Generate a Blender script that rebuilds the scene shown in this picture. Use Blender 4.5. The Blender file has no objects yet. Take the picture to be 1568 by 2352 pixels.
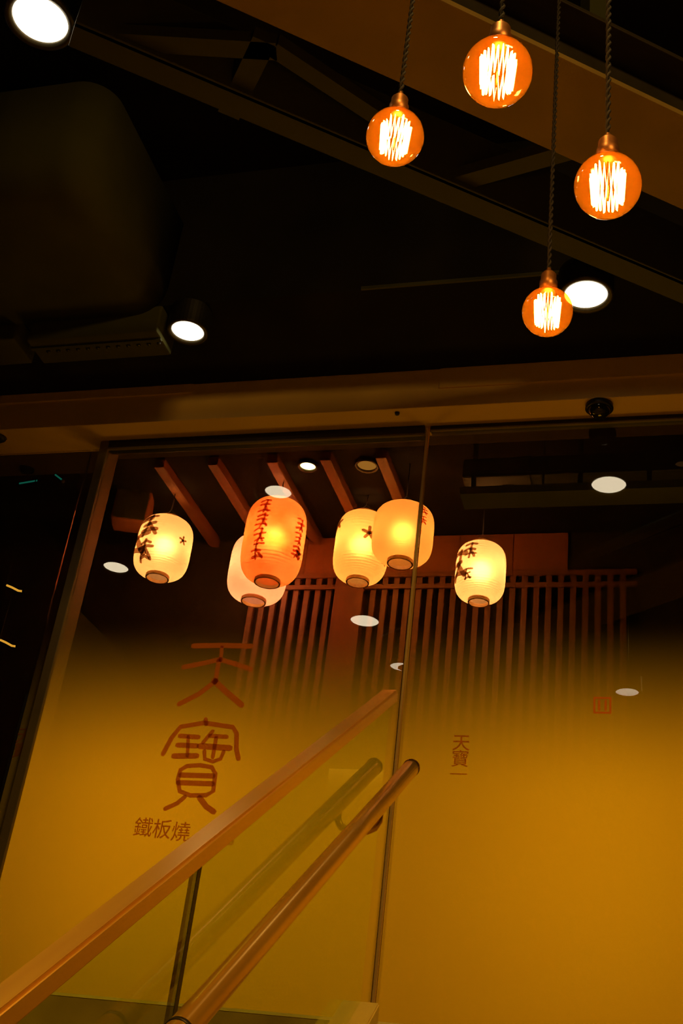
import bpy, bmesh, math, random
from mathutils import Vector, Matrix
random.seed(4)
C = bpy.context.scene.collection
SC = bpy.context.scene
PI = math.pi

# ------------------------------------------------------------------ camera
# origin = the photographer's eye; X runs along the shop front, Y towards it, Z up
ROLL, PITCH, YAW = math.atan2(636, 4776), math.radians(29.6), math.radians(18.25)
cam_d = bpy.data.cameras.new('camera')
cam = bpy.data.objects.new('camera', cam_d)
C.objects.link(cam)
cam_d.sensor_fit = 'VERTICAL'
cam_d.sensor_height = 36.0
cam_d.lens = 41.83
cam_d.clip_start = 0.05
right0 = Vector((math.cos(YAW), math.sin(YAW), 0))
fwd_h = Vector((-math.sin(YAW), math.cos(YAW), 0))
fwd = fwd_h * math.cos(PITCH) + Vector((0, 0, 1)) * math.sin(PITCH)
up0 = -fwd_h * math.sin(PITCH) + Vector((0, 0, 1)) * math.cos(PITCH)
rgt = right0 * math.cos(ROLL) + up0 * math.sin(ROLL)
up = up0 * math.cos(ROLL) - right0 * math.sin(ROLL)
m = Matrix((rgt, up, -fwd)).transposed().to_4x4()
cam.matrix_world = m
SC.camera = cam

# ------------------------------------------------------------------ world, exposure, big lights
w = bpy.data.worlds.new('world')
SC.world = w
w.use_nodes = True
bg = w.node_tree.nodes['Background']
bg.inputs[0].default_value = (1.0, 0.78, 0.28, 1)
bg.inputs[1].default_value = 0.006
SC.view_settings.view_transform = 'Standard'
SC.view_settings.look = 'None'
SC.view_settings.exposure = 0.0
SC.view_settings.gamma = 1.0
SC.view_settings.use_curve_mapping = False
SC.cycles.use_denoising = True
SC.cycles.denoising_input_passes = 'RGB'
SC.cycles.transparent_max_bounces = 24
SC.cycles.sample_clamp_indirect = 4.0

AMBER = (1.0, 0.485, 0.035)
def area_light(name, loc, target, size, size_y, power, col):
    d = bpy.data.lights.new(name, 'AREA')
    d.shape = 'RECTANGLE'; d.size = size; d.size_y = size_y
    d.energy = power; d.color = col
    o = bpy.data.objects.new(name, d)
    C.objects.link(o)
    o.location = loc
    o.rotation_euler = (Vector(target) - Vector(loc)).to_track_quat('-Z', 'Y').to_euler()
    return o
# unseen area lights added low behind the frosted film to make it glow
area_light('film_backlight_centre', (-2.40, 6.05, 1.42), (-2.35, 5.0, 1.40), 0.55, 1.0, 10.5, AMBER)
area_light('film_backlight_right', (-0.30, 6.10, 1.40), (-0.30, 5.0, 1.35), 0.7, 1.2, 12.5, AMBER)
# unseen fill light added to brighten rails and fascia, above and behind the photographer
area_light('stairwell_fill', (1.7, -0.9, 4.45), (-0.4, 2.0, 0.3), 1.2, 0.6, 95, (1.0, 0.56, 0.14))

# ------------------------------------------------------------------ materials
def new_mat(name):
    mt = bpy.data.materials.new(name); mt.use_nodes = True
    nt = mt.node_tree; nt.nodes.clear()
    out = nt.nodes.new('ShaderNodeOutputMaterial')
    return mt, nt, out
def N(nt, kind, **kw):
    n = nt.nodes.new(kind)
    for k, v in kw.items():
        if k in n.inputs: n.inputs[k].default_value = v
        else: setattr(n, k, v)
    return n
def rgba(c): return (c[0], c[1], c[2], 1)
def surf(name, col, rough=0.6, metal=0.0, var=0.25, scale=6.0, spec=0.5, bump=0.0, stretch=None):
    """Principled surface whose colour and gloss wander with procedural noise."""
    mt, nt, out = new_mat(name)
    p = N(nt, 'ShaderNodeBsdfPrincipled', Roughness=rough, Metallic=metal)
    p.inputs['Specular IOR Level'].default_value = spec
    tc = N(nt, 'ShaderNodeTexCoord')
    mp = N(nt, 'ShaderNodeMapping')
    if stretch: mp.inputs['Scale'].default_value = stretch
    nz = N(nt, 'ShaderNodeTexNoise', Scale=scale, Detail=4.0)
    rp = N(nt, 'ShaderNodeValToRGB')
    rp.color_ramp.elements[0].color = rgba([c * (1 - var) for c in col])
    rp.color_ramp.elements[1].color = rgba([min(1, c * (1 + var)) for c in col])
    rp.color_ramp.elements[0].position = 0.3; rp.color_ramp.elements[1].position = 0.7
    nt.links.new(tc.outputs['Object'], mp.inputs[0]); nt.links.new(mp.outputs[0], nz.inputs['Vector'])
    nt.links.new(nz.outputs['Fac'], rp.inputs[0]); nt.links.new(rp.outputs[0], p.inputs['Base Color'])
    if bump:
        b = N(nt, 'ShaderNodeBump', Strength=bump, Distance=0.01)
        nt.links.new(nz.outputs['Fac'], b.inputs['Height']); nt.links.new(b.outputs[0], p.inputs['Normal'])
    nt.links.new(p.outputs[0], out.inputs[0])
    return mt
def emit(name, col, strength):
    mt, nt, out = new_mat(name)
    e = N(nt, 'ShaderNodeEmission', Color=rgba(col), Strength=strength)
    nt.links.new(e.outputs[0], out.inputs[0])
    return mt
def thin_glass(name, tint, gain=1.9, rough=0.0, haze=None, haze_fac=0.0):
    """Pane: tinted see-through plus the mirror reflection of its outer faces."""
    mt, nt, out = new_mat(name)
    tr = N(nt, 'ShaderNodeBsdfTransparent', Color=rgba(tint))
    gl = N(nt, 'ShaderNodeBsdfAnisotropic', Color=(1, 1, 1, 1), Roughness=rough)
    fr = N(nt, 'ShaderNodeFresnel', IOR=1.5)
    ge = N(nt, 'ShaderNodeNewGeometry')
    inv = N(nt, 'ShaderNodeMath', operation='SUBTRACT'); inv.inputs[0].default_value = 1.0
    mul = N(nt, 'ShaderNodeMath', operation='MULTIPLY')
    mul2 = N(nt, 'ShaderNodeMath', operation='MULTIPLY', use_clamp=True); mul2.inputs[1].default_value = gain
    mx = N(nt, 'ShaderNodeMixShader')
    nt.links.new(ge.outputs['Backfacing'], inv.inputs[1])
    nt.links.new(fr.outputs[0], mul.inputs[0]); nt.links.new(inv.outputs[0], mul.inputs[1])
    nt.links.new(mul.outputs[0], mul2.inputs[0]); nt.links.new(mul2.outputs[0], mx.inputs[0])
    base = tr
    if haze:
        tl = N(nt, 'ShaderNodeBsdfTranslucent', Color=rgba(haze))
        df = N(nt, 'ShaderNodeBsdfDiffuse', Color=rgba(haze))
        m0 = N(nt, 'ShaderNodeMixShader', Fac=0.5)
        nt.links.new(tl.outputs[0], m0.inputs[1]); nt.links.new(df.outputs[0], m0.inputs[2])
        m1 = N(nt, 'ShaderNodeMixShader', Fac=haze_fac)
        nt.links.new(tr.outputs[0], m1.inputs[1]); nt.links.new(m0.outputs[0], m1.inputs[2])
        base = m1
    nt.links.new(base.outputs[0], mx.inputs[1]); nt.links.new(gl.outputs[0], mx.inputs[2])
    nt.links.new(mx.outputs[0], out.inputs[0])
    return mt
def paper(name, col, col2=None, z0=0.0, z1=0.0):
    """Oiled lantern paper: lets the lamp inside through, faint blotches."""
    mt, nt, out = new_mat(name)
    tc = N(nt, 'ShaderNodeTexCoord')
    nz = N(nt, 'ShaderNodeTexNoise', Scale=5.0, Detail=3.0)
    rp = N(nt, 'ShaderNodeValToRGB')
    c2 = col2 or [c * 0.86 for c in col]
    rp.color_ramp.elements[0].color = rgba(c2); rp.color_ramp.elements[1].color = rgba(col)
    rp.color_ramp.elements[0].position = 0.38; rp.color_ramp.elements[1].position = 0.62
    tl = N(nt, 'ShaderNodeBsdfTranslucent'); df = N(nt, 'ShaderNodeBsdfDiffuse')
    mx = N(nt, 'ShaderNodeMixShader', Fac=0.25)
    nt.links.new(tc.outputs['Object'], nz.inputs['Vector']); nt.links.new(nz.outputs['Fac'], rp.inputs[0])
    nt.links.new(rp.outputs[0], tl.inputs[0]); nt.links.new(rp.outputs[0], df.inputs[0])
    nt.links.new(tl.outputs[0], mx.inputs[1]); nt.links.new(df.outputs[0], mx.inputs[2])
    rf = N(nt, 'ShaderNodeBsdfRefraction', Roughness=0.95, IOR=1.25)     # soft hot spot of the lamp through the paper
    m2 = N(nt, 'ShaderNodeMixShader', Fac=0.20)
    nt.links.new(rp.outputs[0], rf.inputs['Color'])
    nt.links.new(mx.outputs[0], m2.inputs[1]); nt.links.new(rf.outputs[0], m2.inputs[2])
    nt.links.new(m2.outputs[0], out.inputs[0])
    return mt
def film_mat():
    """Printed gradient film: dense frosting low down, fading out in fine dots higher up."""
    mt, nt, out = new_mat('frosted_gradient_film')
    tc = N(nt, 'ShaderNodeTexCoord')
    sep = N(nt, 'ShaderNodeSeparateXYZ')
    mr = N(nt, 'ShaderNodeMapRange', interpolation_type='SMOOTHSTEP')
    mr.inputs['From Min'].default_value = 1.52; mr.inputs['From Max'].default_value = 2.40
    mr.inputs['To Min'].default_value = 1.0; mr.inputs['To Max'].default_value = 0.0
    nz = N(nt, 'ShaderNodeTexNoise', Scale=1.3, Detail=2.0)
    add = N(nt, 'ShaderNodeMath', operation='MULTIPLY_ADD')
    add.inputs[1].default_value = 0.03
    tl = N(nt, 'ShaderNodeBsdfTranslucent', Color=(0.92, 0.72, 0.05, 1))
    df = N(nt, 'ShaderNodeBsdfDiffuse', Color=(0.75, 0.60, 0.10, 1))
    m0 = N(nt, 'ShaderNodeMixShader', Fac=0.3)
    tr = N(nt, 'ShaderNodeBsdfTransparent', Color=(1, 1, 1, 1))
    mx = N(nt, 'ShaderNodeMixShader')
    nt.links.new(tc.outputs['Object'], sep.inputs[0]); nt.links.new(tc.outputs['Object'], nz.inputs['Vector'])
    nt.links.new(nz.outputs['Fac'], add.inputs[0]); nt.links.new(sep.outputs['Z'], add.inputs[2])
    nt.links.new(add.outputs[0], mr.inputs[0])
    nt.links.new(tl.outputs[0], m0.inputs[1]); nt.links.new(df.outputs[0], m0.inputs[2])
    nt.links.new(mr.outputs[0], mx.inputs[0]); nt.links.new(tr.outputs[0], mx.inputs[1]); nt.links.new(m0.outputs[0], mx.inputs[2])
    nt.links.new(mx.outputs[0], out.inputs[0])
    return mt
def vinyl(name, col):
    mt, nt, out = new_mat(name)
    tl = N(nt, 'ShaderNodeBsdfTranslucent', Color=rgba(col)); df = N(nt, 'ShaderNodeBsdfDiffuse', Color=rgba(col))
    tr = N(nt, 'ShaderNodeBsdfTransparent', Color=(1.0, 0.85, 0.7, 1))
    nz = N(nt, 'ShaderNodeTexNoise', Scale=30.0)
    m0 = N(nt, 'ShaderNodeMixShader', Fac=0.4); m1 = N(nt, 'ShaderNodeMixShader')
    mr = N(nt, 'ShaderNodeMapRange'); mr.inputs['To Min'].default_value = 0.30; mr.inputs['To Max'].default_value = 0.50
    nt.links.new(nz.outputs['Fac'], mr.inputs[0]); nt.links.new(mr.outputs[0], m1.inputs[0])
    nt.links.new(tl.outputs[0], m0.inputs[1]); nt.links.new(df.outputs[0], m0.inputs[2])
    nt.links.new(m0.outputs[0], m1.inputs[1]); nt.links.new(tr.outputs[0], m1.inputs[2])
    nt.links.new(m1.outputs[0], out.inputs[0])
    return mt

M = dict(
    black_ceiling=surf('black_ceiling_paint', (0.012, 0.010, 0.005), 0.9, var=0.3, scale=2.0, spec=0.1),
    fascia=surf('tan_fascia_paint', (0.68, 0.45, 0.10), 0.55, var=0.06, scale=3.0, spec=0.3),
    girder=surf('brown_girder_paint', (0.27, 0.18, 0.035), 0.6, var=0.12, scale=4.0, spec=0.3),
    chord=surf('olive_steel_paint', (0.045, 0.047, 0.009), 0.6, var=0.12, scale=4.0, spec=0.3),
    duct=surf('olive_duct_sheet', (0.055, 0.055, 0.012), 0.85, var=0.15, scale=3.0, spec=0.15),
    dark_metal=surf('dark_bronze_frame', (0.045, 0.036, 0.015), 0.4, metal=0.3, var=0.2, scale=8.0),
    mull=surf('olive_mullion_paint', (0.14, 0.105, 0.025), 0.5, var=0.15, scale=6.0),
    black=surf('black_plastic', (0.010, 0.009, 0.006), 0.45, var=0.2, scale=20.0),
    nosing=surf('cream_nosing_strip', (1.0, 0.85, 0.25), 0.3, var=0.1, scale=20.0),
    floor=surf('brown_floor_stone', (0.44, 0.32, 0.06), 0.45, var=0.2, scale=9.0),
    dark_wall=surf('dark_wall_paint', (0.03, 0.024, 0.010), 0.85, var=0.2, scale=3.0, spec=0.1),
    wood=surf('red_brown_timber', (0.14, 0.052, 0.010), 0.55, var=0.25, scale=5.0, stretch=(6, 6, 0.8), bump=0.1),
    rafter=surf('rafter_timber', (0.16, 0.062, 0.014), 0.55, var=0.25, scale=5.0, stretch=(6, 0.8, 6), bump=0.1),
    panel=surf('brown_wall_panel', (0.26, 0.09, 0.02), 0.6, var=0.2, scale=3.0),
    steel=surf('brushed_steel_rail', (0.98, 0.54, 0.05), 0.27, metal=0.6, var=0.08, scale=60.0, stretch=(1, 0.05, 0.05)),
    brass=surf('aged_brass', (0.40, 0.16, 0.04), 0.4, metal=0.8, var=0.2, scale=40.0),
    cord=surf('twisted_dark_cord', (0.012, 0.008, 0.003), 0.8, var=0.3, scale=90.0),
    hoop=surf('lacquered_hoop', (0.55, 0.33, 0.11), 0.45, var=0.2, scale=30.0),
    stone=surf('cream_plinth_stone', (0.95, 0.68, 0.12), 0.4, var=0.1, scale=12.0),
    ink=vinyl('black_brush_ink', (0.14, 0.07, 0.025)),
    red_ink=vinyl('red_brush_ink', (0.85, 0.15, 0.02)),
    grey=surf('grey_brown_sheet', (0.040, 0.042, 0.010), 0.6, var=0.15, scale=5.0),
    can_light=emit('downlight_diffuser', (1.0, 0.82, 0.55), 9.0),
    white_lamp=emit('interior_downlight_diffuser', (1.0, 0.80, 0.45), 8.0),
    dim_lamp=emit('dim_amber_diffuser', (1.0, 0.42, 0.10), 0.40),
    faint_disc=emit('faint_amber_disc', (1.0, 0.40, 0.09), 0.22),
    streak=emit('amber_reflection_glow', (1.0, 0.48, 0.08), 1.0),
    teal=emit('teal_indicator_glow', (0.02, 0.35, 0.40), 0.28),
    filament=emit('glowing_filament', (1.0, 0.66, 0.30), 45.0),
    globe=thin_glass('amber_bulb_glass', (1.0, 0.60, 0.16), gain=1.5, haze=(1.0, 0.30, 0.01), haze_fac=0.045),
    pane=thin_glass('shop_front_glass', (0.86, 0.84, 0.62), gain=1.8),
    rail_glass=thin_glass('green_balustrade_glass', (0.84, 0.93, 0.36), gain=1.6),
    film=film_mat(),
    letters=vinyl('brown_vinyl_lettering', (0.66, 0.27, 0.03)),
    seal=vinyl('red_vinyl_seal', (0.85, 0.33, 0.02)),
)

# ------------------------------------------------------------------ helpers
def obj(name, me, mat, parent=None, smooth=False):
    o = bpy.data.objects.new(name, me)
    C.objects.link(o)
    if mat is not None and not me.materials: me.materials.append(mat)
    if smooth:
        for f in me.polygons: f.use_smooth = True
    if parent is not None:
        o.parent = parent                      # meshes are drawn in world coordinates:
        q, off = parent, Vector((0, 0, 0))     # cancel the parents' own offsets
        while q is not None: off += q.location; q = q.parent
        o.location = -off
    return o
def mesh(vs, fs):
    me = bpy.data.meshes.new('mesh'); me.from_pydata([tuple(v) for v in vs], [], fs); me.update()
    return me
def bm_mesh(bm):
    me = bpy.data.meshes.new('mesh'); bmesh.ops.recalc_face_normals(bm, faces=bm.faces[:]); bm.to_mesh(me); bm.free()
    return me
def box_bm(bm, lo, hi, rot=None, bevel=0.0):
    """Axis-aligned (or rotated by matrix rot) box, edges bevelled."""
    r = bmesh.ops.create_cube(bm, size=1.0)
    vs = r['verts']
    c = [(a + b) / 2 for a, b in zip(lo, hi)]; s = [b - a for a, b in zip(lo, hi)]
    for v in vs:
        p = Vector((c[0] + v.co.x * s[0], c[1] + v.co.y * s[1], c[2] + v.co.z * s[2]))
        v.co = rot @ p if rot is not None else p
    if bevel:
        es = list({e for v in vs for e in v.link_edges})
        bmesh.ops.bevel(bm, geom=es, offset=bevel, segments=2, affect='EDGES', profile=0.5)
def box(name, lo, hi, mat, parent=None, bevel=0.0, rot=None):
    bm = bmesh.new(); box_bm(bm, lo, hi, rot, bevel)
    return obj(name, bm_mesh(bm), mat, parent)
def lathe_me(profile, seg=32, axis_loc=(0, 0, 0), close_ends=False):
    vs, fs = [], []
    n = len(profile)
    for (r, z) in profile:
        for k in range(seg):
            a = 2 * PI * k / seg
            vs.append((axis_loc[0] + r * math.cos(a), axis_loc[1] + r * math.sin(a), axis_loc[2] + z))
    for i in range(n - 1):
        for k in range(seg):
            k2 = (k + 1) % seg
            fs.append((i * seg + k, i * seg + k2, (i + 1) * seg + k2, (i + 1) * seg + k))
    if close_ends:
        fs.append(tuple(range(seg - 1, -1, -1))); fs.append(tuple((n - 1) * seg + k for k in range(seg)))
    bm = bmesh.new(); me = mesh(vs, fs); bm.from_mesh(me); bpy.data.meshes.remove(me)
    return bm_mesh(bm)
def tube_into(vs, fs, pts, rad, seg=8, closed=False):
    pts = [Vector(p) for p in pts]; n = len(pts); base = len(vs)
    ref = None
    for i, p in enumerate(pts):
        a = pts[(i - 1) % n] if (closed or i > 0) else p
        b = pts[(i + 1) % n] if (closed or i < n - 1) else p
        t = (b - a).normalized()
        if ref is None:
            ref = t.orthogonal().normalized()
        ref = (ref - t * ref.dot(t))
        ref = ref.normalized() if ref.length > 1e-6 else t.orthogonal().normalized()
        s = t.cross(ref)
        r = rad[i] if isinstance(rad, (list, tuple)) else rad
        for k in range(seg):
            an = 2 * PI * k / seg
            vs.append(p + (ref * math.cos(an) + s * math.sin(an)) * r)
    for i in range(n if closed else n - 1):
        j = (i + 1) % n
        for k in range(seg):
            k2 = (k + 1) % seg
            fs.append((base + i * seg + k, base + i * seg + k2, base + j * seg + k2, base + j * seg + k))
    if not closed:
        fs.append(tuple(base + k for k in range(seg - 1, -1, -1)))
        fs.append(tuple(base + (n - 1) * seg + k for k in range(seg)))
def tube(name, pts, rad, mat, parent=None, seg=10, closed=False):
    vs, fs = [], []
    tube_into(vs, fs, pts, rad, seg, closed)
    return obj(name, mesh(vs, fs), mat, parent, smooth=True)
def thing(name, label, cat, loc=(0, 0, 0), group=None):
    o = bpy.data.objects.new(name, None); C.objects.link(o)
    o.empty_display_size = 0.1; o.location = loc
    tag(o, label, cat, group)
    return o
def tag(o, label, cat, group=None):
    o['label'] = label; o['category'] = cat
    if group: o['group'] = group
    return o
def struct(o): o['kind'] = 'structure'; return o
def hub(name):
    o = bpy.data.objects.new(name, None); C.objects.link(o); o.empty_display_size = 0.1
    return struct(o)
def point_light(name, loc, power, col, radius, parent=None):
    d = bpy.data.lights.new(name, 'POINT'); d.energy = power; d.color = col; d.shadow_soft_size = radius
    o = bpy.data.objects.new(name, d); C.objects.link(o); o.location = loc
    if parent:
        o.parent = parent
        q, off = parent, Vector((0, 0, 0))
        while q is not None: off += q.location; q = q.parent
        o.location = Vector(loc) - off
    return o
def ribbon_into(vs, fs, pts, width, y0, y1):
    """Flat brush stroke in the XZ plane, rounded ends, thickness from y0 to y1."""
    P = [Vector((p[0], 0, p[1])) for p in pts]
    n = len(P); closed = (P[0] - P[-1]).length < 1e-5
    L, R = [], []
    for i in range(n):
        if closed:
            a = P[i - 1] if i > 0 else P[n - 2]; b = P[i + 1] if i < n - 1 else P[1]
        else:
            a = P[max(0, i - 1)]; b = P[min(n - 1, i + 1)]
        t = (b - a).normalized(); s = Vector((-t.z, 0, t.x))
        h = width / 2
        L.append(P[i] + s * h); R.append(P[i] - s * h)
    poly_pairs = list(zip(L, R))
    if not closed:
        t0 = (P[0] - P[1]).normalized(); t1 = (P[-1] - P[-2]).normalized()
        s0 = (L[0] - R[0]) * 0.28; s1 = (L[-1] - R[-1]) * 0.28
        poly_pairs = [(P[0] + t0 * width * 0.45 + s0, P[0] + t0 * width * 0.45 - s0)] + poly_pairs + \
                     [(P[-1] + t1 * width * 0.45 + s1, P[-1] + t1 * width * 0.45 - s1)]
    base = len(vs)
    for l, r in poly_pairs:
        for q, y in ((l, y0), (r, y0), (r, y1), (l, y1)): vs.append(Vector((q.x, y, q.z)))
    m_ = len(poly_pairs)
    for i in range(m_ - 1):
        a, b = base + i * 4, base + (i + 1) * 4
        for k in range(4):
            k2 = (k + 1) % 4
            fs.append((a + k, a + k2, b + k2, b + k))
    fs.append((base, base + 1, base + 2, base + 3)); e = base + (m_ - 1) * 4
    fs.append((e + 3, e + 2, e + 1, e))
def text_obj(name, body, size, loc, mat, parent, depth=0.0006):
    cu = bpy.data.curves.new('text', 'FONT')
    cu.body = body; cu.size = size; cu.align_x = 'CENTER'; cu.align_y = 'CENTER'; cu.extrude = depth; cu.space_line = 0.9
    t = bpy.data.objects.new('text_tmp', cu)
    C.objects.link(t)
    bpy.context.view_layer.update()
    me = bpy.data.meshes.new_from_object(t.evaluated_get(bpy.context.evaluated_depsgraph_get()))
    bpy.data.objects.remove(t)
    me.transform(Matrix.Translation(loc) @ Matrix.Rotation(PI / 2, 4, 'X'))
    me.materials.clear()
    return obj(name, me, mat, parent)

# ------------------------------------------------------------------ the setting
GY = 4.99                                   # shop-front glass plane
LZ = 0.436                                  # landing floor level
# landing, steps down towards and past the photographer
fl = struct(box('floor', (-5.2, 3.60, LZ - 0.30), (4.2, 7.1, LZ), M['floor']))
box('floor_nosing', (-5.2, 3.5985, LZ - 0.005), (4.2, 3.615, LZ + 0.004), M['nosing'], fl)
st = hub('floor_stairs')
for k in range(13):
    y1 = 3.60 - k * 0.26; z1 = LZ - (k + 1) * 0.166
    box('step', (-0.84, y1 - 0.26, z1 - 0.17), (1.3, y1, z1), M['floor'], st)
struct(box('floor_lower', (-5.2, -4.0, -2.12), (4.2, 3.62, -1.95), M['floor']))
# enclosing dark walls
struct(box('wall_left', (-5.3, -4.0, -2.1), (-5.2, 7.1, 4.7), M['dark_wall']))
struct(box('wall_right', (4.2, -4.0, -2.1), (4.3, 7.1, 4.7), M['dark_wall']))
struct(box('wall_rear', (-5.2, -4.1, -2.1), (4.2, -4.0, 4.7), M['dark_wall']))
struct(box('ceiling', (-5.2, -4.0, 4.6), (4.2, 4.17, 4.7), M['black_ceiling']))
# dropped black soffit in front of the shop, with a thin paler strip on its edge
so = struct(box('ceiling_soffit', (-5.2, 4.16, 3.716), (4.2, 4.86, 4.62), M['black_ceiling']))
box('edge_strip', (-1.42, 4.150, 3.712), (1.2, 4.162, 3.728), M['chord'], so)
# tan fascia beam over the shop front
fa = struct(box('trim_1', (-5.2, 4.81, 3.48), (4.2, 5.068, 3.722), M['fascia'], bevel=0.004))
box('access_panel', (-1.155, 4.800, 3.592), (4.2, 4.812, 3.715), M['fascia'], fa, bevel=0.003)
box('access_panel', (-5.2, 4.800, 3.655), (-2.52, 4.812, 3.715), M['fascia'], fa, bevel=0.003)
screw = lathe_me([(0.0, -0.012), (0.010, -0.012), (0.013, -0.004), (0.013, 0.0)], 12, (-1.37, 4.844, 3.48))
obj('screw', screw, M['black'], fa)
struct(box('wall_over_shop', (-5.2, 4.87, 3.722), (4.2, 5.14, 4.7), M['dark_wall']))

# shop front: window_1 left bay, window_2 centre, window_3 right
def film_panel(name, x0, x1, y, win):
    y -= 0.0105                                   # stuck on the outside of the pane
    return obj(name, mesh([(x0, y, LZ + 0.03), (x1, y, LZ + 0.03), (x1, y, 2.75), (x0, y, 2.75)], [(0, 1, 2, 3)]), M['film'], win)
w1, w2, w3 = hub('window_1'), hub('window_2'), hub('window_3')
box('pane', (-5.2, 5.05, LZ + 0.02), (-3.20, 5.06, 3.48), M['pane'], w1)
box('pane', (-3.185, 5.05, LZ + 0.02), (-3.095, 5.06, 3.48), M['pane'], w1)
film_panel('frosted_film', -3.183, -3.097, 5.049, w1)
box('door_stile', (-3.200, 5.04, LZ), (-3.186, 5.07, 2.0), M['black'], w1)
box('sill', (-5.2, 5.03, LZ), (-3.09, 5.08, LZ + 0.03), M['dark_metal'], w1)
text_obj('window_lettering', '天\n寶', 0.085, Vector((-3.146, 5.036, 1.735)), M['letters'], w1)
box('mullion', (-3.095, 4.965, LZ), (-3.045, 5.10, 3.48), M['mull'], w2, bevel=0.003)
box('header_bar', (-3.045, 4.965, 3.425), (-1.250, 5.03, 3.48), M['black'], w2, bevel=0.003)
box('header_bead', (-3.045, 4.960, 3.418), (-1.250, 4.978, 3.4275), M['mull'], w2)
box('sill', (-3.045, 4.965, LZ), (-1.250, 5.03, LZ + 0.04), M['dark_metal'], w2)
box('pane', (-3.045, GY - 0.005, LZ + 0.04), (-1.247, GY + 0.005, 3.43), M['pane'], w2)
film_panel('frosted_film', -3.045, -1.247, GY + 0.004, w2)
box('mullion', (-1.244, 4.980, LZ), (-1.232, 5.00, 3.48), M['fascia'], w3, bevel=0.003)
box('edge_seal', (-1.229, 4.986, LZ), (-1.225, 4.995, 3.48), M['steel'], w3)
box('header_bar', (-1.222, 4.975, 3.452), (4.2, 5.03, 3.48), M['black'], w3, bevel=0.003)
box('header_bead', (-1.222, 4.970, 3.446), (4.2, 4.985, 3.4535), M['mull'], w3)
box('sill', (-1.222, 4.965, LZ), (4.2, 5.03, LZ + 0.04), M['dark_metal'], w3)
box('pane', (-1.225, GY - 0.005, LZ + 0.04), (4.2, GY + 0.005, 3.46), M['pane'], w3)
film_panel('frosted_film', -1.225, 4.2, GY + 0.004, w3)
# big seal-script lettering on the centre film, one mesh per stroke group (character)
STROKES = [([(-2.31, 2.238), (-2.161, 2.241), (-2.009, 2.237)], 0.0266), ([(-2.159, 2.23), (-2.154, 2.161)], 0.0184), ([(-2.341, 2.125), (-2.24, 2.146), (-2.16, 2.167), (-2.077, 2.145), (-1.992, 2.117)], 0.0246), ([(-2.163, 2.161), (-2.161, 2.047)], 0.0225), ([(-2.158, 2.056), (-2.233, 1.988), (-2.326, 1.934)], 0.0246), ([(-2.169, 2.056), (-2.091, 1.995), (-2.008, 1.935)], 0.0287), ([(-2.359, 1.685), (-2.331, 1.765), (-2.297, 1.82), (-2.181, 1.842), (-2.033, 1.824), (-2.009, 1.794), (-1.998, 1.719), (-1.98, 1.673)], 0.0225), ([(-2.176, 1.86), (-2.169, 1.836)], 0.0205), ([(-2.29, 1.775), (-2.197, 1.771)], 0.0225), ([(-2.293, 1.73), (-2.197, 1.728)], 0.0246), ([(-2.302, 1.676), (-2.188, 1.68)], 0.0266), ([(-2.248, 1.772), (-2.234, 1.678)], 0.0164), ([(-2.13, 1.802), (-2.168, 1.746)], 0.0184), ([(-2.139, 1.779), (-2.056, 1.776)], 0.0205), ([(-2.182, 1.728), (-2.031, 1.722)], 0.0287), ([(-2.107, 1.771), (-2.107, 1.676)], 0.0184), ([(-2.154, 1.704), (-2.145, 1.666), (-2.103, 1.655), (-2.067, 1.669), (-2.058, 1.704)], 0.0184), ([(-2.256, 1.611), (-2.227, 1.63), (-2.165, 1.636), (-2.103, 1.628), (-2.08, 1.598), (-2.076, 1.516), (-2.107, 1.496), (-2.183, 1.492), (-2.24, 1.51), (-2.26, 1.563), (-2.256, 1.611)], 0.0205), ([(-2.251, 1.586), (-2.089, 1.587)], 0.0246), ([(-2.255, 1.55), (-2.085, 1.55)], 0.0246), ([(-2.21, 1.484), (-2.242, 1.453), (-2.295, 1.426)], 0.0205), ([(-2.136, 1.483), (-2.097, 1.444), (-2.057, 1.422)], 0.0266)]
for name, part in (('window_lettering', STROKES[:6]), ('window_lettering', STROKES[6:])):
    vs, fs = [], []
    for pts, wd in part: ribbon_into(vs, fs, pts, wd, 4.9800, 4.9818)
    bm = bmesh.new(); me = mesh(vs, fs); bm.from_mesh(me)
    obj(name, bm_mesh(bm), M['letters'], w2)
text_obj('small_lettering', '鐵', 0.095, Vector((-2.385, 4.981, 1.330)), M['letters'], w2)
text_obj('small_lettering', '板', 0.095, Vector((-2.292, 4.981, 1.326)), M['letters'], w2)
text_obj('small_lettering', '燒', 0.095, Vector((-2.198, 4.981, 1.318)), M['letters'], w2)
text_obj('small_lettering', '身', 0.095, Vector((-1.965, 4.981, 1.312)), M['letters'], w2)
text_obj('small_lettering', '天\n寶', 0.082, Vector((-0.950, 4.981, 1.735)), M['letters'], w3)
box('lettering_rule', (-0.990, 4.980, 1.632), (-0.915, 4.9815, 1.636), M['letters'], w3)
vs, fs = [], []
cxs, czs, h = -0.342, 1.962, 0.034
ribbon_into(vs, fs, [(cxs - h, czs - h), (cxs - h, czs + h), (cxs + h, czs + h), (cxs + h, czs - h), (cxs - h, czs - h)], 0.012, 4.980, 4.9815)
for q in (-0.014, 0.014):
    ribbon_into(vs, fs, [(cxs + q, czs - 0.02), (cxs + q, czs + 0.02)], 0.010, 4.980, 4.9815)
obj('red_seal', mesh(vs, fs), M['seal'], w3)

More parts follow.
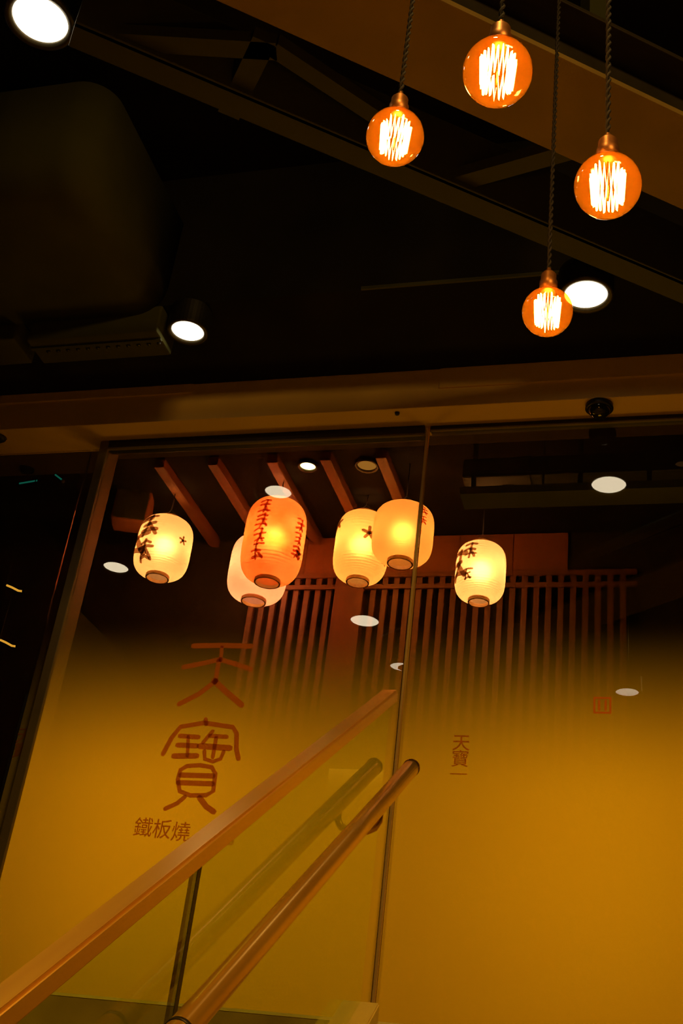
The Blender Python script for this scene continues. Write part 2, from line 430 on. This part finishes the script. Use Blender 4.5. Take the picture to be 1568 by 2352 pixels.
# dining room behind the glass
struct(box('wall_back', (-5.2, 6.96, LZ), (4.2, 7.06, 4.0), M['dark_wall']))
wb = bpy.data.objects['wall_back']
for k in range(6):                                            # brown boards above the slat screen
    x0 = -2.86 + k * 0.36
    box('wall_board', (x0, 6.935, 3.63), (x0 + 0.357, 6.965, 3.94), M['panel'], wb, bevel=0.003)
ci = struct(box('ceiling_dining', (-5.2, 5.14, 3.95), (4.2, 7.06, 4.05), M['black_ceiling']))
for x in (-3.20, -2.83, -2.435, -2.085, -1.732):
    box('rafter', (x - 0.034, 5.87, 3.885), (x + 0.034, 6.935, 3.951), M['rafter'], ci, bevel=0.003)
struct(box('wall_light_block', (-3.10, 5.10, LZ), (-3.06, 6.96, 2.5), M['dark_wall']))  # unseen wall added to keep the left bay dark

# ------------------------------------------------------------------ roof steelwork
DX, DY = 0.7835, 0.6213
NX, NY = -0.6213, 0.7835
FR = Matrix(((DX, NX, 0), (DY, NY, 0), (0, 0, 1))).to_3x3()
def fbox(name, s0, s1, n0, n1, z0, z1, mat, par, bevel=0.003):
    return box(name, (s0, n0, z0), (s1, n1, z1), mat, par, bevel, rot=FR)
tr = thing('roof_truss', 'brown painted steel roof truss crossing diagonally above the hanging bulbs', 'truss', (-0.55, 2.7, 3.45))
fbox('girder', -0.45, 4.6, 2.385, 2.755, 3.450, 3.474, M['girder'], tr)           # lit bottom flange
fbox('web', -0.45, 4.6, 2.555, 2.580, 3.474, 3.80, M['dark_metal'], tr)  # web and top flange in a darker finish, shade put into the colour
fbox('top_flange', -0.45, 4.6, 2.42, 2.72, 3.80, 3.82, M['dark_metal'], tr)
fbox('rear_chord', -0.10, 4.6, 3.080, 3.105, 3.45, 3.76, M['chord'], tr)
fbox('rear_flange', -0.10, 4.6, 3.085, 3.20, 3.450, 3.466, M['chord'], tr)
def brace(p, q, wd, z0=3.476, z1=3.53):
    p, q = Vector((p[0], p[1], 0)), Vector((q[0], q[1], 0))
    t = (q - p).normalized(); s = Vector((-t.y, t.x, 0)) * wd / 2
    vs = [Vector((v.x, v.y, z)) for z in (z0, z1) for v in (p + s, p - s, q - s, q + s)]
    fs = [(3, 2, 1, 0), (4, 5, 6, 7), (0, 1, 5, 4), (1, 2, 6, 5), (2, 3, 7, 6), (3, 0, 4, 7)]
    bm = bmesh.new(); me = mesh(vs, fs); bm.from_mesh(me)
    return obj('brace', bm_mesh(bm), M['chord'], tr)
brace((-1.36, 2.56), (-1.60, 2.86), 0.085)
brace((-1.34, 2.60), (-0.99, 3.02), 0.065)
brace((-0.84, 3.335), (-0.35, 3.225), 0.075)
brace((-1.33, 2.61), (-2.05, 2.44), 0.075)
brace((-1.14, 3.085), (-0.80, 3.345), 0.07)
fbox('hanger_post', 1.66, 1.75, 2.53, 2.60, 3.82, 4.60, M['chord'], tr)
fbox('hanger_post', 1.20, 1.27, 2.53, 2.60, 3.82, 4.60, M['chord'], tr)

# duct with rounded front, riveted plenum at its shop end
du = thing('air_duct', 'dark olive sheet-metal air duct with rounded front edge under the ceiling at left', 'duct', (-2.9, 3.7, 4.6))
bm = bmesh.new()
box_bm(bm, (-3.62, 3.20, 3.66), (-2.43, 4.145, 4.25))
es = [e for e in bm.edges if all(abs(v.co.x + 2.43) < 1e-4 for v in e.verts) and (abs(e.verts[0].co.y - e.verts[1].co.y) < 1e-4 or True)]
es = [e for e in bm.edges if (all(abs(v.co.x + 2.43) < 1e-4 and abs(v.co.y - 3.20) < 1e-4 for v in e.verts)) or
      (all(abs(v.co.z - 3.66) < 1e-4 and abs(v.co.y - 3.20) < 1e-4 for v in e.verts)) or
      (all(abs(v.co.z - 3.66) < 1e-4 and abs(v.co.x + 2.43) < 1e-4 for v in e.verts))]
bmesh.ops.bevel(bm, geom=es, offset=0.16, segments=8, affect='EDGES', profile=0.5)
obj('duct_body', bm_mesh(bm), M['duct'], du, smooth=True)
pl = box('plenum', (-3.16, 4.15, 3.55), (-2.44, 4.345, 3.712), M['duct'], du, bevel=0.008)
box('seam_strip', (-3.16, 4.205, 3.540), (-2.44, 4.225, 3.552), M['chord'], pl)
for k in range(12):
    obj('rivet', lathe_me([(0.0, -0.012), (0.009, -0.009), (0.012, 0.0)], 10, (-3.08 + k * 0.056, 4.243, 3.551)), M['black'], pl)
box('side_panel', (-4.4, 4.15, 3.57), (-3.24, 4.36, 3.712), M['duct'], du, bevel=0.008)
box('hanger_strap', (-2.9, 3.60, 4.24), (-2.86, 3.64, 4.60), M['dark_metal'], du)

# ------------------------------------------------------------------ ceiling downlights
def can_light(label, x, y, z, rad, top, mat, group=None, name='downlight', face='diffuser', beam=0):
    t = thing(name, label, 'ceiling light', (x, y, top), group)
    obj('can', lathe_me([(rad * 1.30, 0.0), (rad * 1.34, 0.006), (rad * 1.34, top - z if top - z < 0.2 else 0.13), (0.0, top - z if top - z < 0.2 else 0.13)], 36, (x, y, z)), M['black'], t, smooth=False)
    obj('trim_ring', lathe_me([(rad * 1.02, 0.016), (rad * 1.04, 0.002), (rad * 1.26, -0.004), (rad * 1.31, 0.004)], 36, (x, y, z)), M['dark_metal'], t, smooth=True)
    obj(face, lathe_me([(0.0, 0.006), (rad * 0.6, 0.007), (rad * 1.03, 0.012)], 32, (x, y, z)), mat, t, smooth=True)
    if beam:                                            # the lamp's own light cone
        d = bpy.data.lights.new('downlight_beam', 'SPOT'); d.energy = beam; d.color = (1.0, 0.54, 0.10)
        d.spot_size = math.radians(95); d.spot_blend = 0.8; d.shadow_soft_size = rad
        o = bpy.data.objects.new('downlight_beam', d); C.objects.link(o); o.parent = t; o.location = (0, 0, z - 0.02 - top)
    if top - z >= 0.2:
        tube('stem', [(x, y, z + 0.13), (x, y, top)], 0.012, M['black'], t)
    return t
can_light('white round ceiling downlight cut by the top left corner of the photo', -2.205, 2.420, 3.585, 0.100, 4.6, M['can_light'], beam=10)
can_light('white round downlight on the black soffit at left, beside the air duct', -2.31, 4.22, 3.585, 0.078, 3.716, M['can_light'])
can_light('white round downlight on the black soffit at right, behind the lowest bulb', -0.371, 4.175, 3.585, 0.092, 3.716, M['can_light'])
# the rest of the row, above and behind the photographer: seen as reflections in the glass
for (x, y, lab) in ((-3.79, 3.30, 'white round ceiling downlight out of frame, mirrored in the glass left of the leftmost lantern'),
                    (-2.11, 1.59, 'white round ceiling downlight out of frame, mirrored in the glass above the rail end'),
                    (-0.42, 1.13, 'white round ceiling downlight out of frame, mirrored low in the right pane')):
    can_light(lab, x, y, 3.585, 0.085, 4.6, M['can_light'], beam=110 if x < -2 and y < 2 else (45 if y < 2 else 10))
can_light('faint amber round glowing disc at the right edge of the black soffit', 0.025, 4.20, 3.690, 0.034, 3.716, M['faint_disc'])  # small disc with a dim amber glow

# dome camera and sensor under the tan fascia
dc = thing('security_camera', 'small black dome camera under the tan fascia beam at right', 'camera', (-0.359, 4.87, 3.48))
obj('base_ring', lathe_me([(0.0, 0.0), (0.066, 0.0), (0.068, -0.022), (0.056, -0.026)], 32, (-0.359, 4.87, 3.48)), M['black'], dc, smooth=True)
dome = lathe_me([(0.054 * math.cos(a), -0.024 - 0.046 * math.sin(a)) for a in [k * PI / 20 for k in range(11)]], 32, (-0.359, 4.87, 3.48))
obj('dome', dome, surf('smoked_dome', (0.012, 0.012, 0.006), 0.08, var=0.1), dc, smooth=True)
sn = thing('smoke_sensor', 'tiny dark sensor under the tan fascia beam at the left edge of the photo', 'sensor', (-3.70, 4.88, 3.48))
obj('sensor_body', lathe_me([(0.0, -0.024), (0.03, -0.022), (0.045, -0.008), (0.047, 0.0)], 24, (-3.70, 4.88, 3.48)), M['black'], sn, smooth=True)

# ------------------------------------------------------------------ hanging filament bulbs
def filament_bulb(label, x, y, z, dia, lean=(0, 0)):
    R = dia / 2
    t = thing('pendant_bulb', label, 'bulb', (x, y, z), 'amber filament globe bulbs hanging under the roof truss')
    prof = [(0.001, -R)]
    for k in range(1, 29):
        a = -PI / 2 + (PI * 0.885) * k / 28
        prof.append((R * math.cos(a), R * math.sin(a)))
    prof += [(0.0165, R * 1.00), (0.0150, R * 1.08)]
    obj('glass_globe', lathe_me(prof, 48, (x, y, z)), M['globe'], t, smooth=True)
    # squirrel-cage filament: hairpins round a ring, uneven tips
    n = 44; pts = []
    for k in range(n):
        a = 2 * PI * k / n
        zz = (R * 0.50 if k % 2 == 0 else -R * 0.54) + random.uniform(-0.10, 0.10) * R
        r = R * (0.50 if k % 2 == 0 else 0.44)
        pts.append((x + r * math.cos(a), y + r * math.sin(a), z + zz - R * 0.03))
    fi = tube('filament', pts, R * 0.046, M['filament'], t, seg=6, closed=True)
    tube('filament_support', [(x, y, z + R * 1.02), (x, y, z - R * 0.30), (x, y, z - R * 0.62)], 0.0016, M['brass'], t, seg=6)
    obj('socket', lathe_me([(0.0, R * 0.985), (0.0175, R * 0.99), (0.0185, R + 0.004), (0.0215, R + 0.008), (0.0215, R + 0.030), (0.0185, R + 0.034),
                            (0.0185, R + 0.052), (0.013, R + 0.060), (0.006, R + 0.064), (0.005, R + 0.074), (0.0, R + 0.075)], 24, (x, y, z)), M['brass'], t, smooth=True)
    zt, zb = 4.60, z + R + 0.072
    for ph in (0, PI):
        nn = int((zt - zb) / 0.0045)
        p = [(x + 0.0032 * math.cos(ph + k * 0.0045 / 0.022 * 2 * PI / 2), y + 0.0032 * math.sin(ph + k * 0.0045 / 0.022 * 2 * PI / 2), zb + k * (zt - zb) / nn) for k in range(nn + 1)]
        tube('cord', p, 0.0030, M['cord'], t, seg=5)
    point_light('bulb_glow', (x, y, z), 3.2, (1.0, 0.50, 0.14), R * 0.45, t)
    return t
filament_bulb('amber globe bulb, topmost and largest of the four, overlapping the brown girder', -0.288, 1.422, 1.754, 0.125)
filament_bulb('amber globe bulb hanging leftmost of the four, just below the girder edge', -0.560, 1.722, 1.960, 0.125)
filament_bulb('amber globe bulb hanging rightmost of the four over the girder, dark socket above', -0.110, 1.649, 1.679, 0.125)
filament_bulb('amber globe bulb hanging lowest of the four, beside the right soffit downlight', -0.285, 2.205, 1.854, 0.120)

# ------------------------------------------------------------------ paper lanterns
def lantern(label, x, y, z, R, H, pap, power, prints, group, lamp=(1.0, 0.43, 0.27)):
    """prints: list of (theta_deg, z_rel, stroke list) on the paper; theta 0 faces the camera."""
    t = thing('paper_lantern', label, 'lantern', (x, y, z + H / 2), group)
    ribs, sub = 28, 4
    ro = R * 0.42
    def rad(zr):
        q = min(1.0, abs(zr) / (H / 2))
        return ro + (R - ro) * (1 - q ** 4.2) ** 0.5
    prof = []
    n = ribs * sub
    for k in range(n + 1):
        th = -PI / 2 + PI * k / n
        zr = H / 2 * math.copysign(abs(math.sin(th)) ** 0.9, math.sin(th))
        prof.append((rad(zr) + 0.0034 * (abs(math.sin(PI * k / sub)) - 0.5), zr))
    obj('shade', lathe_me(prof, 56, (x, y, z)), pap, t, smooth=True)
    for nm, zz in (('bottom_hoop', -H / 2), ('top_hoop', H / 2)):
        d = -0.022 if zz < 0 else 0.022
        obj(nm, lathe_me([(ro * 0.90, zz), (ro * 1.02, zz), (ro * 1.02, zz + d), (ro * 0.90, zz + d), (ro * 0.90, zz)], 40, (x, y, z)), M['hoop'], t, smooth=False)
    tube('cord', [(x - ro * 0.95, y, z + H / 2 + 0.015), (x, y, z + H / 2 + 0.09), (x + ro * 0.95, y, z + H / 2 + 0.015)], 0.004, M['cord'], t, seg=6)
    tube('hanging_cord', [(x, y, z + H / 2 + 0.088), (x, y, 3.95)], 0.004, M['cord'], t, seg=6)
    base = math.atan2(-y, -x)
    for mat, groups in prints:
        for th, zr, strokes in groups:
            vs, fs = [], []
            for pts, wd in strokes:
                dense = []
                for a, b in zip(pts[:-1], pts[1:]):
                    for k in range(4): dense.append((a[0] + (b[0] - a[0]) * k / 4, a[1] + (b[1] - a[1]) * k / 4))
                dense.append(pts[-1])
                v2, f2 = [], []
                ribbon_into(v2, f2, dense, wd, 0.0, 1.0)
                off = len(vs)
                for v in v2:
                    zz = zr + v.z
                    r = rad(zz) + (0.0030 if v.y < 0.5 else 0.0012)
                    an = base - math.radians(th) + v.x / R
                    vs.append(Vector((x + r * math.cos(an), y + r * math.sin(an), z + zz)))
                fs += [tuple(off + i for i in f) for f in f2]
            bm = bmesh.new(); me = mesh(vs, fs); bm.from_mesh(me)
            obj('brush_mark', bm_mesh(bm), mat, t)
    point_light('lantern_lamp', (x, y, z + H * 0.02), power, lamp, 0.06, t)
    return t
def star(s=0.03):
    return [([(0.0, 0.0), (s * math.cos(a), s * math.sin(a))], s * 0.48) for a in [PI / 2 + k * 2 * PI / 5 for k in range(5)]]
def dabs(s, seed):
    """Worn brush-written mark, no longer readable: crossing dabs of uneven width."""
    rn = random.Random(seed); o = []
    for k in range(3):
        zz = s * (0.40 - 0.34 * k + rn.uniform(-0.06, 0.06)); x0 = s * rn.uniform(-0.40, -0.22); x1 = s * rn.uniform(0.20, 0.42)
        o.append(([(x0, zz - s * rn.uniform(0.0, 0.12)), ((x0 + x1) / 2, zz + s * 0.03), (x1, zz + s * rn.uniform(-0.08, 0.08))], s * rn.uniform(0.10, 0.17)))
    x0 = s * rn.uniform(-0.2, 0.2)
    o.append(([(x0, s * 0.46), (x0 - 0.04 * s, 0.0), (x0 - s * rn.uniform(0.05, 0.3), -s * 0.46)], s * 0.13))
    o.append(([(x0 * 0.3, s * 0.05), (s * rn.uniform(0.2, 0.4), -s * 0.40)], s * 0.15))
    return o
glyph = dabs
cream = paper('cream_lantern_paper', (0.92, 0.78, 0.50))
gold = paper('golden_lantern_paper', (0.95, 0.74, 0.30))
orange = paper('orange_lantern_paper', (0.92, 0.62, 0.20))
redp = paper('red_orange_lantern_paper', (0.88, 0.42, 0.13), (0.78, 0.24, 0.05))
pinkp = paper('pinkish_lantern_paper', (0.95, 0.64, 0.60))
grp = 'paper lanterns behind the shop glass'
lantern('cream paper lantern with black brush marks, leftmost of the lanterns', -3.215, 6.2, 3.475, 0.177, 0.40, cream, 7, [(M['ink'], [
    (42, 0.08, glyph(0.17, 3)), (40, -0.10, glyph(0.15, 8)), (78, 0.0, glyph(0.30, 5)), (-38, 0.01, star(0.026))])], grp)
lantern('red-orange paper lantern with red marks, hanging in front of the pinkish lantern', -2.425, 6.10, 3.450, 0.190, 0.54, redp, 9, [(M['red_ink'], [
    (30, 0.15 - 0.105 * k, glyph(0.10, 20 + k)) for k in range(4)] + [(-50, 0.08 - 0.095 * k, glyph(0.09, 30 + k)) for k in range(3)]), (M['ink'], [(-58, -0.11, star(0.03))])], grp)
lantern('pinkish white paper lantern partly hidden below and behind the red-orange one', -2.690, 6.58, 3.510, 0.195, 0.44, pinkp, 9, [(M['red_ink'], [(-45, -0.04, glyph(0.08, 41))])], grp)
lantern('golden yellow paper lantern with dark star marks, in the middle behind the orange one', -1.945, 6.40, 3.560, 0.172, 0.46, gold, 7, [(M['ink'], [
    (-12, 0.02, star(0.042)), (-62, -0.11, star(0.036)), (70, 0.12, star(0.04))])], grp)
lantern('golden orange paper lantern crossed by the thin dark central mullion', -1.592, 6.05, 3.450, 0.182, 0.36, orange, 5, [(M['red_ink'], [
    (-38, 0.10, glyph(0.06, 51)), (-38, 0.03, glyph(0.05, 52)), (-30, -0.05, glyph(0.04, 53))])], grp)
lantern('cream paper lantern with faint grey brush marks, rightmost, right of the central mullion', -1.155, 6.30, 3.315, 0.150, 0.36, cream, 6.5, [(M['ink'], [
    (28, 0.08, glyph(0.11, 61)), (30, -0.08, glyph(0.07, 62)), (68, 0.0, glyph(0.2, 63))])], grp)

# ------------------------------------------------------------------ slat screen on the back wall
sc = thing('slat_screen', 'red-brown timber slat screen with two rails on the back wall under the lanterns', 'screen', (-1.8, 6.9, LZ))
x = -2.83
while x < -0.30:
    if not (-2.26 < x < -2.02):
        box('slat', (x - 0.019, 6.890, LZ), (x + 0.019, 6.925, 3.60), M['wood'], sc, bevel=0.002)
    x += 0.0775
for z in (3.525, 3.613):
    box('rail', (-2.87, 6.872, z - 0.017), (-0.26, 6.892, z + 0.017), M['wood'], sc, bevel=0.002)
box('post', (-2.235, 6.85, LZ), (-2.035, 6.93, 3.60), M['wood'], sc, bevel=0.006)

# interior downlights between the rafters
can_light('small bright warm downlight between two rafters inside, above the red lantern', -2.24, 6.0, 3.925, 0.048, 3.95, M['white_lamp'])
can_light('small dim amber downlight beside the rightmost rafter inside', -1.86, 6.02, 3.925, 0.058, 3.95, M['dim_lamp'])

# box speaker hung above the leftmost lantern
sp = thing('wall_speaker', 'brown box speaker hung at an angle above the leftmost lantern', 'speaker', (-3.57, 6.35, 3.86))
Rz = Matrix.Translation((-3.57, 6.33, 3.86)) @ Matrix.Rotation(math.radians(18), 4, 'Z')
bm = bmesh.new(); box_bm(bm, (-0.12, -0.09, -0.14), (0.12, 0.09, 0.14), bevel=0.008); bm.transform(Rz)
obj('cabinet', bm_mesh(bm), M['panel'], sp)
bm = bmesh.new(); box_bm(bm, (-0.105, -0.096, -0.125), (0.105, -0.088, 0.125)); bm.transform(Rz)
obj('grille', bm_mesh(bm), M['grey'], sp)
tube('bracket', [(-3.57, 6.33, 3.98), (-3.57, 6.33, 3.95)], 0.02, M['black'], sp)

# made-up bars above the right bay, drawing the soffit's reflection in the glass
tr2 = thing('reflection_duct', 'dark grey-brown flat band behind the right pane, standing in for a soffit reflection', 'duct', (0.3, 5.7, 3.95))
box('duct_body', (-1.17, 5.62, 3.565), (3.2, 5.86, 3.690), M['grey'], tr2, bevel=0.006)
for x in (-1.10, -0.512, -0.145, 0.4, 1.2):
    box('hanger_strap', (x - 0.013, 5.608, 3.46), (x + 0.013, 5.620, 3.95), M['chord'], tr2)
for x in (-0.8, 0.2, 1.2): box('flange', (x - 0.01, 5.604, 3.555), (x + 0.01, 5.87, 3.70), M['grey'], tr2)
pp = thing('reflection_pipe', 'thin olive bar level under the flat band behind the right pane, standing in for a reflected edge', 'pipe', (0.3, 5.59, 3.46))
tube('pipe', [(-1.12, 5.585, 3.462), (3.2, 5.585, 3.462)], 0.017, M['chord'], pp)
for x in (-0.9, 0.2, 1.2):
    tube('coupling', [(x - 0.03, 5.585, 3.462), (x + 0.03, 5.585, 3.462)], 0.022, M['chord'], pp)
pq = thing('reflection_tray', 'dark tray below the thin bar behind the right pane, standing in for a reflected line', 'tray', (0.3, 5.43, 3.29))
box('tray_base', (-1.12, 5.36, 3.290), (3.2, 5.50, 3.300), M['grey'], pq)
box('tray_side', (-1.12, 5.350, 3.290), (3.2, 5.360, 3.335), M['grey'], pq)
box('tray_side', (-1.12, 5.50, 3.290), (3.2, 5.510, 3.335), M['grey'], pq)
for x in (-0.7, 0.5): box('tray_hanger', (x - 0.006, 5.511, 3.29), (x + 0.006, 5.517, 3.95), M['grey'], pq)

# left bay: teal indicators and amber reflection streaks
for label, px, mat, ang, ln in (('tiny teal indicator light, right of two, high in the dark left bay', (-3.925, 5.9, 3.86), M['teal'], 35, 0.07),
                                ('tiny teal indicator strip, left of two, high in the dark left bay', (-4.14, 5.9, 3.83), M['teal'], -8, 0.13)):
    t = thing('indicator_light', label, 'indicator light', px)
    a = math.radians(-ang); c_, s_ = math.cos(a), math.sin(a)
    R3 = Matrix(((c_, 0, -s_), (0, 1, 0), (s_, 0, c_))).to_4x4()
    T = Matrix.Translation(px) @ R3
    bm = bmesh.new(); box_bm(bm, (-ln / 2 - 0.01, 0.0, -0.012), (ln / 2 + 0.01, 0.03, 0.012), bevel=0.003); bm.transform(T)
    obj('housing', bm_mesh(bm), M['black'], t)
    bm = bmesh.new(); box_bm(bm, (-ln / 2, -0.004, -0.005), (ln / 2, 0.002, 0.005)); bm.transform(T)
    obj('led_strip', bm_mesh(bm), M['teal'], t)
    tube('stem', [(px[0], px[1] + 0.02, px[2]), (px[0], px[1] + 0.02, 3.95)], 0.006, M['black'], t)
for label, (x, y, z) in (('small amber streak standing in for a reflected light, upper of two at the left edge behind the dark pane', (-3.95, 5.8, 2.985)),
                         ('small amber streak standing in for a reflected light, lower of two at the left edge behind the dark pane', (-3.99, 5.95, 2.683))):
    t = thing('reflection_streak', label, 'lamp', (x, y, z))  # added glowing body in place of a far light's streaked reflection
    tube('glowing_streak', [(x - 0.062, y, z + 0.026), (x - 0.02, y, z + 0.010), (x + 0.03, y, z - 0.013), (x + 0.062, y, z - 0.017)], 0.0065, M['streak'], t, seg=8)
    tube('end_cap', [(x + 0.060, y, z - 0.017), (x + 0.082, y, z - 0.0185)], 0.009, M['black'], t, seg=8)
    tube('wire', [(x - 0.064, y, z + 0.027), (x - 0.07, y, z + 0.06), (x - 0.07, y, 3.95)], 0.003, M['black'], t, seg=5)
struct(bpy.data.objects['ceiling_dining'])

# ------------------------------------------------------------------ balustrade on the left of the stairs
SL = 0.641                                                  # stair slope
RX = -0.92
def rz(y): return 1.4325 - (3.5326 - y) * SL                # top of the capping rail along its length
ba = thing('glass_balustrade', 'sloping glass stair balustrade with flat steel capping rail and round steel handrail', 'balustrade', (RX, 3.5, LZ))
def slab(name, x0, x1, y0, y1, top, depth, mat, vertical_ends=True, bevel=0.003):
    """Bar following the stair slope: top(y) gives its upper edge."""
    vs = [(x0, y0, top(y0) - depth), (x1, y0, top(y0) - depth), (x1, y1, top(y1) - depth), (x0, y1, top(y1) - depth),
          (x0, y0, top(y0)), (x1, y0, top(y0)), (x1, y1, top(y1)), (x0, y1, top(y1))]
    fs = [(3, 2, 1, 0), (4, 5, 6, 7), (0, 1, 5, 4), (1, 2, 6, 5), (2, 3, 7, 6), (3, 0, 4, 7)]
    bm = bmesh.new(); me = mesh(vs, fs); bm.from_mesh(me)
    if bevel: bmesh.ops.bevel(bm, geom=bm.edges[:], offset=bevel, segments=2, affect='EDGES')
    return obj(name, bm_mesh(bm), mat, ba)
slab('capping_rail', RX - 0.030, RX + 0.026, -0.6, 3.545, rz, 0.046, M['steel'], bevel=0.006)
def glass(y0, y1):
    x0, x1 = RX - 0.008, RX + 0.006
    t = lambda y: rz(y) - 0.044
    b = lambda y: LZ + 0.012 - (3.54 - y) * SL
    vs = [(x0, y0, b(y0)), (x1, y0, b(y0)), (x1, y1, b(y1)), (x0, y1, b(y1)), (x0, y0, t(y0)), (x1, y0, t(y0)), (x1, y1, t(y1)), (x0, y1, t(y1))]
    fs = [(3, 2, 1, 0), (4, 5, 6, 7), (0, 1, 5, 4), (1, 2, 6, 5), (2, 3, 7, 6), (3, 0, 4, 7)]
    bm = bmesh.new(); me = mesh(vs, fs); bm.from_mesh(me)
    return obj('glass_panel', bm_mesh(bm), M['rail_glass'], ba)
glass(2.200, 3.535); glass(0.86, 2.184); glass(-0.5, 0.844)
box('joint_seal', (RX - 0.009, 2.184, rz(2.19) - 1.0), (RX + 0.007, 2.200, rz(2.19) - 0.045), M['dark_metal'], ba)
slab('base_plinth', -1.005, -0.858, -0.6, 3.54, lambda y: 0.483 - (3.54 - y) * SL, 0.16, M['stone'], bevel=0.004)
HX = -0.852
def hz(y): return 1.2315 - (3.657 - y) * SL
hp = [(HX, y, hz(y) - 0.012) for y in (-0.6, 1.0, 2.0, 3.0, 3.64)]
hr = tube('handrail', hp, 0.027, M['steel'], ba, seg=24)
obj('end_cap', lathe_me([(0.0, 0.0), (0.024, 0.0), (0.0285, 0.006), (0.0285, 0.016)], 24), M['brass'], hr)
ec = bpy.data.objects['end_cap'] if 'end_cap' in bpy.data.objects else None
ec = hr.children[0]
dirv = Vector((0, 1, SL)).normalized()
ec.location = Vector((HX, 3.645, hz(3.645) - 0.012)) + dirv * 0.008
ec.rotation_euler = (-dirv).to_track_quat('Z', 'Y').to_euler()
for y in (2.075, ):
    p = Vector((HX, y, hz(y) - 0.012))
    tube('joint_collar', [p - dirv * 0.005, p + dirv * 0.005], 0.0285, M['dark_metal'], hr, seg=24)
for y in (3.30, 2.13, 1.0):
    zc = hz(y) - 0.012
    b = tube('bracket', [(RX + 0.006, y, zc - 0.085), (RX + 0.035, y, zc - 0.085), (HX - 0.012, y, zc - 0.075), (HX, y, zc - 0.055), (HX, y, zc - 0.02)], 0.011, M['steel'], ba, seg=12)
    o = lathe_me([(0.0, 0.0), (0.030, 0.0), (0.030, 0.010), (0.024, 0.014), (0.0, 0.014)], 24)
    o.transform(Matrix.Translation((RX + 0.005, y, zc - 0.085)) @ Matrix.Rotation(PI / 2, 4, 'Y'))
    obj('rosette', o, M['brass'], b)
